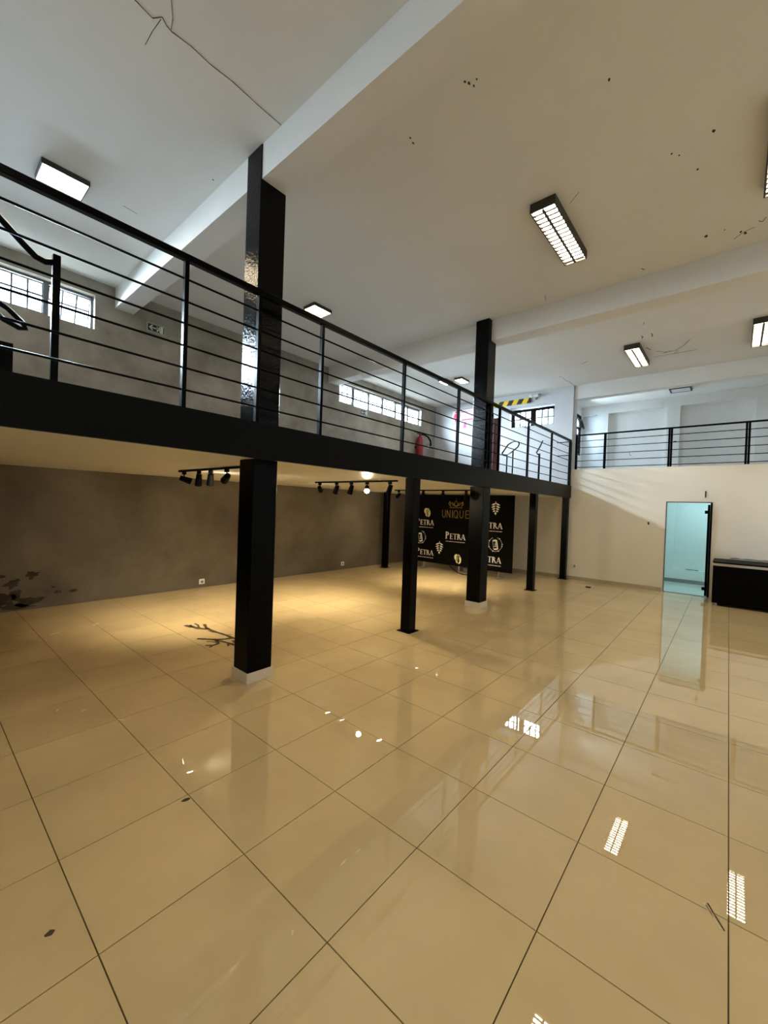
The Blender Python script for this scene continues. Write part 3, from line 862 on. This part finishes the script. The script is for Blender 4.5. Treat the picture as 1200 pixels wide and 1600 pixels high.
# ------------------------------------------------------------------ track lights under the mezzanine
def track(x, y0, y1, heads, label):
    t = thing('track_light', label, 'track light', (x, (y0 + y1) / 2, SOFFIT))
    MB().box(x - 0.017, x + 0.017, y0, y1, SOFFIT - 0.026, SOFFIT - 0.001).obj('track', M['black_matte'], t)
    for (y, az, el, lit) in heads:
        # az: heading in the horizontal plane, el: how far below the horizon it points
        d = Vector((math.cos(az) * math.cos(el), math.sin(az) * math.cos(el), -math.sin(el)))
        piv = Vector((x, y, SOFFIT - 0.125))
        h = MB()
        h.tube([piv - d * 0.055, piv + d * 0.02, piv + d * 0.095], [0.034, 0.040, 0.047], 14, cap=False)
        h.tube([piv - d * 0.056, piv - d * 0.055], [0.02, 0.034], 14)
        ho = h.obj('lamp_head', M['black_matte'], t, smooth=True)
        s = MB(); s.box(x - 0.018, x + 0.018, y - 0.026, y + 0.026, SOFFIT - 0.062, SOFFIT - 0.027)
        s.tube([(x, y, SOFFIT - 0.062), tuple(piv)], 0.009, 8)
        s.obj('stem', M['black_matte'], t)
        lens = MB(); lens.tube([piv + d * 0.086, piv + d * 0.090], 0.040, 14)
        lens.obj('lens', M['spot_lit'] if lit else M['diffuser_off'], ho)
        if lit:
            l = bpy.data.lights.new('spot_beam', 'SPOT')
            l.energy = SPOT_W * lit
            l.color = (1.0, 0.84, 0.58)
            l.spot_size = 1.75
            l.spot_blend = 1.0
            l.shadow_soft_size = 0.03
            lo = bpy.data.objects.new('spot_beam', l)
            lo.location = piv + d * 0.10
            lo.rotation_euler = d.to_track_quat('-Z', 'Y').to_euler()
            COL.objects.link(lo)
            lo.parent = ho
            lo.matrix_parent_inverse = world_of(ho).inverted()
    return t


R = math.radians
track(2.47, 4.05, 5.93, ((5.78, R(-20), R(16), 1.0), (5.34, R(72), R(66), 1.0), (5.02, R(68), R(60), 1.0), (4.62, R(78), R(22), 0.45)), 'black track with four spotlights left of the first thick column')
track(4.80, 3.88, 5.78, ((5.66, R(40), R(20), 0.4), (5.22, R(95), R(70), 1.0), (4.86, R(80), R(66), 1.0), (4.50, R(222), R(30), 0.8), (4.02, R(95), R(70), 0.8)), 'black track with spotlights halfway along the mezzanine, one aimed at the viewer')
track(7.50, 3.95, 6.12, ((6.00, R(60), R(22), 0.5), (5.30, R(40), R(74), 1.0), (4.78, R(20), R(72), 1.0), (4.22, R(30), R(60), 0.7)), 'black track with spotlights in front of the logo banner')

# ------------------------------------------------------------------ logo banner
BX = 9.60
MY = Matrix(((0, 0, -1, BX), (-1, 0, 0, 0), (0, 1, 0, 0), (0, 0, 0, 1)))    # local x -> -y, local y -> z, thickness towards the hall


def bmat(y, z, s=1.0, rot=0.0):
    return Matrix.Translation((BX - 0.0005, 0, 0)) @ Matrix(((0, 0, -1, 0), (-1, 0, 0, y), (0, 1, 0, z), (0, 0, 0, 1))) @ Matrix.Rotation(rot, 4, 'Z') @ Matrix.Scale(s, 4)


def arc_poly(cx, cy_, r0, r1, a0, a1, n=8, sx0=1.0, sx1=1.0):
    out = [(cx + r1 * sx1 * math.cos(a0 + (a1 - a0) * k / n), cy_ + r1 * math.sin(a0 + (a1 - a0) * k / n)) for k in range(n + 1)]
    inn = [(cx + r0 * sx0 * math.cos(a0 + (a1 - a0) * k / n), cy_ + r0 * math.sin(a0 + (a1 - a0) * k / n)) for k in range(n, -1, -1)]
    return out + inn


def serif_letter(mb, ch, x, h, T, th):
    """a roman capital built from polygons; returns its advance"""
    P = lambda poly: mb.prism([(x + a * h, b * h) for a, b in poly], th, T)
    stem, thin, se = 0.17, 0.06, 0.06
    def stemv(sx, z0=0.0, z1=1.0):
        P([(sx, z0), (sx + stem, z0), (sx + stem, z1), (sx, z1)])
        P([(sx - se, z0), (sx + stem + se, z0), (sx + stem + se, z0 + 0.045), (sx - se, z0 + 0.045)])
        P([(sx - se, z1 - 0.045), (sx + stem + se, z1 - 0.045), (sx + stem + se, z1), (sx - se, z1)])
    if ch == 'P':
        stemv(0.08)
        P(arc_poly(0.25, 0.73, 0.18, 0.27, -PI / 2, PI / 2, 8, 0.9, 1.25))
        return 0.68
    if ch == 'E':
        stemv(0.08)
        P([(0.2, 0.0), (0.62, 0.0), (0.66, 0.22), (0.58, 0.07), (0.2, 0.07)])
        P([(0.2, 1.0), (0.60, 1.0), (0.60, 0.80), (0.54, 0.93), (0.2, 0.93)])
        P([(0.2, 0.47), (0.48, 0.47), (0.48, 0.54), (0.2, 0.54)])
        P([(0.46, 0.38), (0.51, 0.38), (0.51, 0.63), (0.46, 0.63)])
        return 0.72
    if ch == 'T':
        P([(0.30, 0), (0.47, 0), (0.47, 1), (0.30, 1)])
        P([(0.22, 0), (0.55, 0), (0.55, 0.045), (0.22, 0.045)])
        P([(0.0, 0.93), (0.77, 0.93), (0.77, 1.0), (0.0, 1.0)])
        P([(0.0, 0.76), (0.05, 0.93), (0.0, 0.95)]); P([(0.77, 0.76), (0.77, 0.95), (0.72, 0.93)])
        return 0.80
    if ch == 'R':
        stemv(0.08)
        P(arc_poly(0.25, 0.75, 0.17, 0.25, -PI / 2, PI / 2, 8, 0.9, 1.25))
        P([(0.30, 0.52), (0.48, 0.52), (0.80, 0.03), (0.84, 0.0), (0.62, 0.0)])
        return 0.84
    if ch == 'A':
        P([(0.34, 1.0), (0.46, 1.0), (0.84, 0.0), (0.63, 0.0)])
        P([(0.34, 1.0), (0.40, 0.86), (0.10, 0.0), (0.03, 0.0)])
        P([(0.20, 0.30), (0.58, 0.30), (0.56, 0.36), (0.22, 0.36)])
        P([(-0.03, 0), (0.20, 0), (0.20, 0.04), (-0.03, 0.04)]); P([(0.54, 0), (0.92, 0), (0.92, 0.04), (0.54, 0.04)])
        return 0.90
    return 0.4


def petra(y0, z, width):
    mb = MB()
    adv = 0.82 * 1.18 + 0.72 + 0.80 + 0.84 + 0.9
    h = width / adv
    T = bmat(y0, z)
    x = 0.0
    serif_letter(mb, 'P', x, h * 1.28, T, 0.0025); x += 0.68 * h * 1.28 + 0.06 * h
    for ch in 'ETRA':
        x += serif_letter(mb, ch, x, h, T, 0.0025) * h
    # the tiny line of lettering below reads only as a dashed rule
    q = 0.02
    k = 0
    while q < width - 0.03:
        w = (0.02, 0.035, 0.012, 0.045)[k % 4]
        mb.prism([(q, -0.075), (q + w, -0.075), (q + w, -0.060), (q, -0.060)], 0.0015, T)
        q += w + 0.013; k += 1
    return mb


def leaf_poly(L, W, ang, cx, cy_):
    pts = [(0, 0), (L * 0.3, W * 0.5), (L * 0.7, W * 0.42), (L, 0), (L * 0.7, -W * 0.42), (L * 0.3, -W * 0.5)]
    c, s = math.cos(ang), math.sin(ang)
    return [(cx + a * c - b * s, cy_ + a * s + b * c) for a, b in pts]


def hop_sprig(y, z, s=1.0):
    mb = MB(); T = bmat(y, z, s)
    mb.prism([(-0.012, 0.10), (0.012, 0.10), (0.010, 0.17), (-0.010, 0.17)], 0.002, T)
    for k in range(4):
        zz = 0.115 - k * 0.062
        L = (0.12, 0.125, 0.10, 0.075)[k]
        for sd in (1, -1):
            mb.prism(leaf_poly(L, 0.042, -0.38 if sd > 0 else PI + 0.38, sd * 0.008, zz), 0.002, T)
    mb.prism([(-0.022, -0.115), (0.022, -0.115), (0.026, -0.15), (0, -0.185), (-0.026, -0.15)], 0.002, T)
    return mb


def hop_cone(y, z):
    mb, mk = MB(), MB(); T = bmat(y, z)
    for cx, cy_, rx, ry in ((-0.045, 0.03, 0.06, 0.085), (0.045, -0.03, 0.065, 0.11), (0.0, -0.06, 0.06, 0.07), (0.02, 0.06, 0.05, 0.05)):
        mb.prism([(cx + rx * math.cos(a * PI / 6), cy_ + ry * math.sin(a * PI / 6)) for a in range(12)], 0.002, T)
    for cx, cy_, rx, ry in ((-0.02, 0.04, 0.022, 0.035), (0.0, -0.02, 0.016, 0.045), (0.045, 0.03, 0.012, 0.03)):
        mk.prism([(cx + rx * math.cos(a * PI / 4), cy_ + ry * math.sin(a * PI / 4)) for a in range(8)], 0.003, T)
    return mb, mk


def can_ring(y, z):
    mb = MB(); T = bmat(y, z)
    for k in range(22):
        if 5 <= k <= 6:
            continue
        a = 2 * PI * k / 22
        mb.prism(arc_poly(0, 0, 0.172 if k % 3 else 0.168, 0.182 if k % 3 else 0.194, a, a + 0.19, 3), 0.002, T)
    Tc = T @ Matrix.Rotation(0.17, 4, 'Z')
    mb.prism([(-0.062, -0.115), (-0.055, -0.115), (-0.055, 0.105), (-0.062, 0.105)], 0.002, Tc)
    mb.prism([(0.030, -0.115), (0.062, -0.115), (0.062, 0.105), (0.030, 0.105)], 0.002, Tc)
    for zz in (-0.118, 0.10):
        mb.prism([(0.06 * math.cos(a * PI / 6), zz + 0.022 * math.sin(a * PI / 6)) for a in range(12)], 0.002, Tc)
    for k in range(4):
        mb.prism([(-0.03 + 0.012 * k, -0.06 + 0.04 * k), (0.02, -0.055 + 0.04 * k), (0.02, -0.035 + 0.04 * k), (-0.03 + 0.012 * k, -0.04 + 0.04 * k)], 0.002, Tc)
    return mb


def stroke(mb, pts, w, T, th=0.002):
    for (x0, y0), (x1, y1) in zip(pts[:-1], pts[1:]):
        d = Vector((x1 - x0, y1 - y0)).normalized(); n = Vector((-d.y, d.x)) * w / 2; e = d * w * 0.35
        mb.prism([(x0 - e.x - n.x, y0 - e.y - n.y), (x1 + e.x - n.x, y1 + e.y - n.y), (x1 + e.x + n.x, y1 + e.y + n.y), (x0 - e.x + n.x, y0 - e.y + n.y)], th, T)


def unique_mark(y0, z, width):
    mb = MB(); T = bmat(y0, z)
    h, w = 0.20, 0.016
    cw = width / 6.0
    def st(k, pts):
        stroke(mb, [(k * cw + a * cw, b * h) for a, b in pts], w, T)
    arcu = [(0.12, 1), (0.12, 0.32), (0.20, 0.12), (0.36, 0.02), (0.54, 0.02), (0.70, 0.12), (0.78, 0.32), (0.78, 1)]
    st(0, arcu)
    st(1, [(0.12, 0), (0.12, 1), (0.78, 0), (0.78, 1)])
    st(2, [(0.30, 0), (0.30, 1)])
    st(2.55, [(0.45 + 0.42 * math.cos(a * PI / 7), 0.5 + 0.5 * math.sin(a * PI / 7)) for a in range(15)]); st(2.55, [(0.58, 0.28), (0.92, -0.06)])
    st(3.75, arcu)
    st(4.95, [(0.80, 0.02), (0.12, 0.02), (0.12, 1), (0.80, 1)]); st(4.95, [(0.12, 0.52), (0.72, 0.52)])
    # interlaced crown above the word
    c = width / 2
    for s in (-1, 1):
        stroke(mb, [(c + s * 0.17, 0.30), (c + s * 0.20, 0.44), (c + s * 0.08, 0.33), (c, 0.47), (c - s * 0.07, 0.36), (c - s * 0.03, 0.31), (c + s * 0.03, 0.33), (c + s * 0.12, 0.42)], 0.014, T)
        stroke(mb, [(c + s * 0.20, 0.44), (c + s * 0.23, 0.37), (c + s * 0.17, 0.32)], 0.012, T)
    stroke(mb, [(c - 0.19, 0.275), (c + 0.19, 0.275)], 0.012, T)
    mb.prism([(c + 0.012 * math.cos(a), 0.515 + 0.012 * math.sin(a)) for a in (0, 1.57, 3.14, 4.71)], 0.002, T)
    return mb


def banner():
    y0, y1, z0, z1 = 4.075, 6.98, 0.185, 2.095
    t = thing('logo_banner', 'wide black backdrop banner printed with white and gold brewery logos', 'banner', (BX, (y0 + y1) / 2, 0))
    MB().box(BX, BX + 0.05, y0, y1, z0, z1).obj('fabric_panel', M['banner'], t, bevel=0.006)
    for y in (4.42, 5.55, 6.70):
        f = MB(); f.tube([(BX + 0.025, y, 0.03), (BX + 0.025, y, z0 - 0.001)], 0.016, 8); f.box(BX - 0.10, BX + 0.20, y - 0.03, y + 0.03, 0.001, 0.03)
        f.obj('foot', M['chrome'], t)
    n = [0]
    def put(name, mb, mat, lab=None):
        mb.obj(name, mat, t, label=lab)
    for (y, z, w) in ((6.985, 1.235, 0.615), (6.95, 0.385, 0.60), (5.995, 0.895, 0.635), (4.965, 1.255, 0.625), (4.965, 0.395, 0.625)):
        put('white_lettering', petra(y, z, w), M['print_white'], 'white serif lettering')
    put('hop_sprig', hop_sprig(6.175, 0.635), M['print_white'], 'white hop sprig emblem')
    put('hop_sprig', hop_sprig(4.552, 1.775, 0.96), M['print_white'], 'white hop sprig emblem')
    for y, z in ((6.62, 1.60), (5.585, 0.39)):
        a, b = hop_cone(y, z)
        put('hop_cone', a, M['print_hop'], 'pale yellow hop cone emblem'); put('hop_cone_shading', b, M['print_hop_dark'])
    for y, z in ((6.83, 0.88), (4.525, 0.86)):
        put('can_emblem', can_ring(y, z), M['print_white'], 'white ring emblem round a tilted can')
    put('gold_lettering', unique_mark(6.13, 1.475, 0.875), M['print_gold'], 'gold sans lettering below a crown')
    cb = MB().tube([(BX - 0.125, 5.76, 0.19), (BX - 0.128, 5.66, 0.13), (BX - 0.13, 5.52, 0.045), (BX - 0.13, 5.36, 0.012), (BX - 0.13, 5.1, 0.012), (BX - 0.13, 4.8, 0.012)], 0.011, 8)
    o = cb.obj('black_cable', M['black_matte'], None, smooth=True)
    tag(o, 'black cable looping down to the floor beneath the logo banner', 'cable')


banner()
t = thing('plastic_crate', 'teal plastic crate standing behind the bottom edge of the logo banner', 'crate', (10.14, 5.4, 0))
cr_ = MB(); cr_.box(9.98, 10.30, 5.06, 5.62, 0.10, 0.24)
cr_.obj('body', M['teal'], t, bevel=0.006)
MB().box(9.99, 10.29, 5.07, 5.61, 0.0005, 0.099).obj('base', M['pale_teal'], t)
MB().box(9.965, 9.979, 5.25, 5.43, 0.19, 0.215).obj('handle', M['teal'], t)

# ------------------------------------------------------------------ signs, extinguisher and small things
def exit_sign(x0, z0, label):
    t = thing('exit_sign', label, 'sign', (x0 + 0.14, WALL_YU, z0))
    y = WALL_YU - 0.001
    w, h = 0.29, 0.155
    MB().box(x0, x0 + w, y - 0.008, y, z0, z0 + h).obj('plate', M['sign_edge'], t)
    MB().box(x0 + 0.018, x0 + w - 0.018, y - 0.010, y - 0.0085, z0 + 0.022, z0 + h - 0.022).obj('sign_face', M['sign_black'], t)
    T = Matrix(((1, 0, 0, x0), (0, 0, -1, y - 0.0101), (0, 1, 0, z0), (0, 0, 0, 1)))
    a = MB()
    stroke(a, [(0.14, 0.078), (0.045, 0.078)], 0.016, T); stroke(a, [(0.085, 0.118), (0.042, 0.078), (0.085, 0.038)], 0.016, T)
    a.obj('arrow', M['sign_lum'], t)
    d = MB()
    d.prism([(0.155, 0.03), (0.163, 0.03), (0.163, 0.125), (0.155, 0.125)], 0.001, T)
    d.prism([(0.212, 0.022), (0.256, 0.022), (0.256, 0.133), (0.212, 0.133)], 0.001, T)
    d.prism([(0.196 + 0.012 * math.cos(q), 0.112 + 0.012 * math.sin(q)) for q in (0, 1, 2, 3, 4, 5)], 0.001, T)
    stroke(d, [(0.196, 0.095), (0.186, 0.066), (0.170, 0.060), (0.165, 0.038)], 0.013, T); stroke(d, [(0.186, 0.066), (0.204, 0.052), (0.206, 0.034)], 0.012, T); stroke(d, [(0.172, 0.092), (0.195, 0.088), (0.208, 0.072)], 0.009, T)
    d.obj('running_figure', M['sign_lum'], t)


exit_sign(2.545, 4.51, 'green exit sign with arrow on the cement wall beyond the first beam')
exit_sign(7.70, 4.105, 'small exit sign on the cement wall under the far strip window')


def extinguisher():
    x, y, z0 = 10.20, 7.40, 3.05
    t = thing('fire_extinguisher', 'red fire extinguisher with black hose hung on the cement wall', 'extinguisher', (x, y, z0))
    r = 0.115
    MB().tube([(x, y, z0), (x, y, z0 + 0.02), (x, y, z0 + 0.74), (x, y, z0 + 0.82), (x, y, z0 + 0.86)], [r * 0.9, r, r, r * 0.8, r * 0.35], 20).obj('cylinder', M['red'], t, smooth=True)
    v = MB(); v.tube([(x, y, z0 + 0.86), (x, y, z0 + 0.95)], 0.03, 10)
    v.obj('valve', M['red'], t, smooth=True)
    h = MB(); h.box(x - 0.30, x + 0.03, y - 0.02, y + 0.02, z0 + 0.945, z0 + 0.965); h.box(x - 0.18, x + 0.02, y - 0.015, y + 0.015, z0 + 0.91, z0 + 0.925)
    h.obj('lever', M['black_matte'], t)
    MB().tube([(x + 0.02, y, z0 + 0.93), (x + 0.20, y - 0.02, z0 + 0.93), (x + 0.38, y - 0.02, z0 + 0.90), (x + 0.52, y - 0.02, z0 + 0.80), (x + 0.56, y - 0.02, z0 + 0.68), (x + 0.48, y - 0.02, z0 + 0.60)], 0.026, 10).obj('hose', M['black_matte'], t, smooth=True)
    MB().tube([(x + 0.48, y - 0.02, z0 + 0.60), (x + 0.34, y - 0.02, z0 + 0.56)], [0.03, 0.045], 10).obj('nozzle', M['plastic'], t, smooth=True)
    MB().box(x - 0.05, x + 0.05, y + r, WALL_YU - 0.001, z0 + 0.5, z0 + 0.56).obj('bracket', M['black_matte'], t)


extinguisher()

# dark red cabinet behind the second column
t = thing('hose_cabinet', 'narrow dark red cabinet standing behind the second thick column', 'cabinet', (8.0, 3.95, DECK))
MB().box(7.86, 8.06, 3.82, 4.00, DECK + 0.0005, 3.62).obj('body', M['dark_red'], t, bevel=0.008)
MB().box(8.061, 8.10, 3.81, 4.01, DECK + 0.0005, 3.66).obj('side_frame', M['black'], t)
MB().box(7.88, 8.04, 3.815, 3.8195, DECK + 0.1, 3.45).obj('door', M['dark_red'], t)
MB().tube([(7.93, 3.9, 3.62), (7.93, 3.9, 3.70), (7.90, 3.9, 3.72)], 0.018, 8).obj('top_fitting', M['black_matte'], t)


def toilet_sign():
    y0, z0, w, h = 6.90, 4.42, 0.80, 0.40     # left edge as seen, bottom
    x = BACK_X - 0.001
    t = thing('restroom_sign', 'white sign with pink woman figure and lettering, half behind the second column', 'sign', (x, y0 - w / 2, z0))
    MB().box(x - 0.006, x, y0 - w, y0, z0, z0 + h).obj('plate', M['sign_white'], t)
    e = MB(); e.box(x - 0.010, x - 0.0065, y0 - w, y0, z0 - 0.012, z0 + 0.006); e.box(x - 0.010, x - 0.0065, y0 - w, y0, z0 + h - 0.006, z0 + h + 0.012)
    e.obj('edge_strip', M['socket_dark'], t)
    T = Matrix(((0, 0, -1, x - 0.0065), (-1, 0, 0, y0), (0, 1, 0, z0), (0, 0, 0, 1)))
    g = MB()
    g.prism([(0.13 + 0.034 * math.cos(a * PI / 5), 0.345 + 0.034 * math.sin(a * PI / 5)) for a in range(10)], 0.002, T)
    g.prism([(0.10, 0.30), (0.16, 0.30), (0.215, 0.12), (0.045, 0.12)], 0.002, T)
    stroke(g, [(0.10, 0.295), (0.035, 0.17)], 0.024, T); stroke(g, [(0.16, 0.295), (0.225, 0.17)], 0.024, T)
    stroke(g, [(0.11, 0.12), (0.11, 0.03)], 0.032, T); stroke(g, [(0.15, 0.12), (0.15, 0.03)], 0.032, T)
    g.obj('woman_figure', M['pink'], t)
    for txt, tx, tz, sz in (('Banheiro', 0.29, 0.30, 0.105), ('Feminino', 0.27, 0.165, 0.125)):
        c = bpy.data.curves.new('lettering', 'FONT'); c.body = txt; c.size = sz; c.extrude = 0.001
        tmp = bpy.data.objects.new('lettering_curve', c)
        COL.objects.link(tmp)
        bpy.context.view_layer.update()
        me = bpy.data.meshes.new_from_object(tmp.evaluated_get(bpy.context.evaluated_depsgraph_get()))
        COL.objects.unlink(tmp); bpy.data.objects.remove(tmp)
        me.transform(T @ Matrix.Translation((tx, tz, 0.0015)))
        me.materials.clear(); me.materials.append(M['pink'])
        o = bpy.data.objects.new('lettering', me); COL.objects.link(o)
        o.parent = t; o.matrix_parent_inverse = world_of(t).inverted()
    a = MB()
    stroke(a, [(0.34, 0.075), (0.70, 0.075)], 0.040, T); a.prism([(0.70, 0.115), (0.76, 0.075), (0.70, 0.035)], 0.002, T)
    a.obj('arrow', M['pink'], t)
    t2 = thing('notice_sticker', 'small pink and white sticker just below the pink restroom sign', 'sticker', (x, 6.45, 4.25))
    MB().box(x - 0.003, x, 6.34, 6.56, 4.22, 4.40).obj('backing', M['sign_white'], t2)
    MB().box(x - 0.0045, x - 0.0032, 6.39, 6.50, 4.235, 4.385).obj('print', M['pink'], t2)


toilet_sign()
t = thing('hazard_bar', 'yellow and black striped warning bar above the far upper window', 'warning bar', (BACK_X, 4.84, 4.79))
MB().box(BACK_X - 0.05, BACK_X - 0.001, 4.395, 5.60, 4.735, 4.87).obj('bar', M['hazard'], t, bevel=0.004)
t = thing('emergency_light', 'white twin emergency light at the end of the striped warning bar', 'lamp', (BACK_X, 4.26, 4.88))
MB().box(BACK_X - 0.05, BACK_X - 0.001, 4.17, 4.37, 4.87, 4.94).obj('body', M['sign_white'], t, bevel=0.006)
for y in (4.14, 4.39):
    MB().tube([(BACK_X - 0.03, y, 4.92), (BACK_X - 0.09, y, 4.90)], [0.03, 0.042], 12).obj('lamp_head', M['socket_dark'] if y < 4.2 else M['plastic'], t, smooth=True)
MB().box(BACK_X - 0.04, BACK_X - 0.001, 4.23, 4.27, 4.80, 4.869).obj('drop_bracket', M['socket_dark'], t)


def socket(x, z, label):
    t = thing('power_socket', label, 'socket', (x, WALL_Y, z))
    MB().box(x - 0.055, x + 0.055, WALL_Y - 0.010, WALL_Y - 0.001, z - 0.05, z + 0.05).obj('plate', M['plastic'], t, bevel=0.003)
    MB().box(x - 0.025, x + 0.030, WALL_Y - 0.0125, WALL_Y - 0.0105, z - 0.03, z + 0.02).obj('insert', M['socket_dark'], t)


socket(3.77, 0.115, 'white power socket low on the cement wall left of the first thick column')
socket(7.57, 0.15, 'white power socket low on the cement wall before the slim rear post')
t = thing('wall_box', 'small white wall box behind the slim post at the mezzanine end', 'socket', (BACK_X, 3.07, 0.33))
MB().box(BACK_X - 0.03, BACK_X - 0.001, 3.04, 3.12, 0.31, 0.40).obj('plate', M['plastic'], t, bevel=0.004)
MB().box(BACK_X - 0.033, BACK_X - 0.0305, 3.06, 3.10, 0.33, 0.38).obj('insert', M['socket_dark'], t)
o = MB().box(10.26, 10.34, 2.46, 2.57, 0.0005, 0.022).obj('floor_box', M['black_matte'], None, bevel=0.006)
tag(o, 'small black block lying on the tiles before the cream wall', 'block')
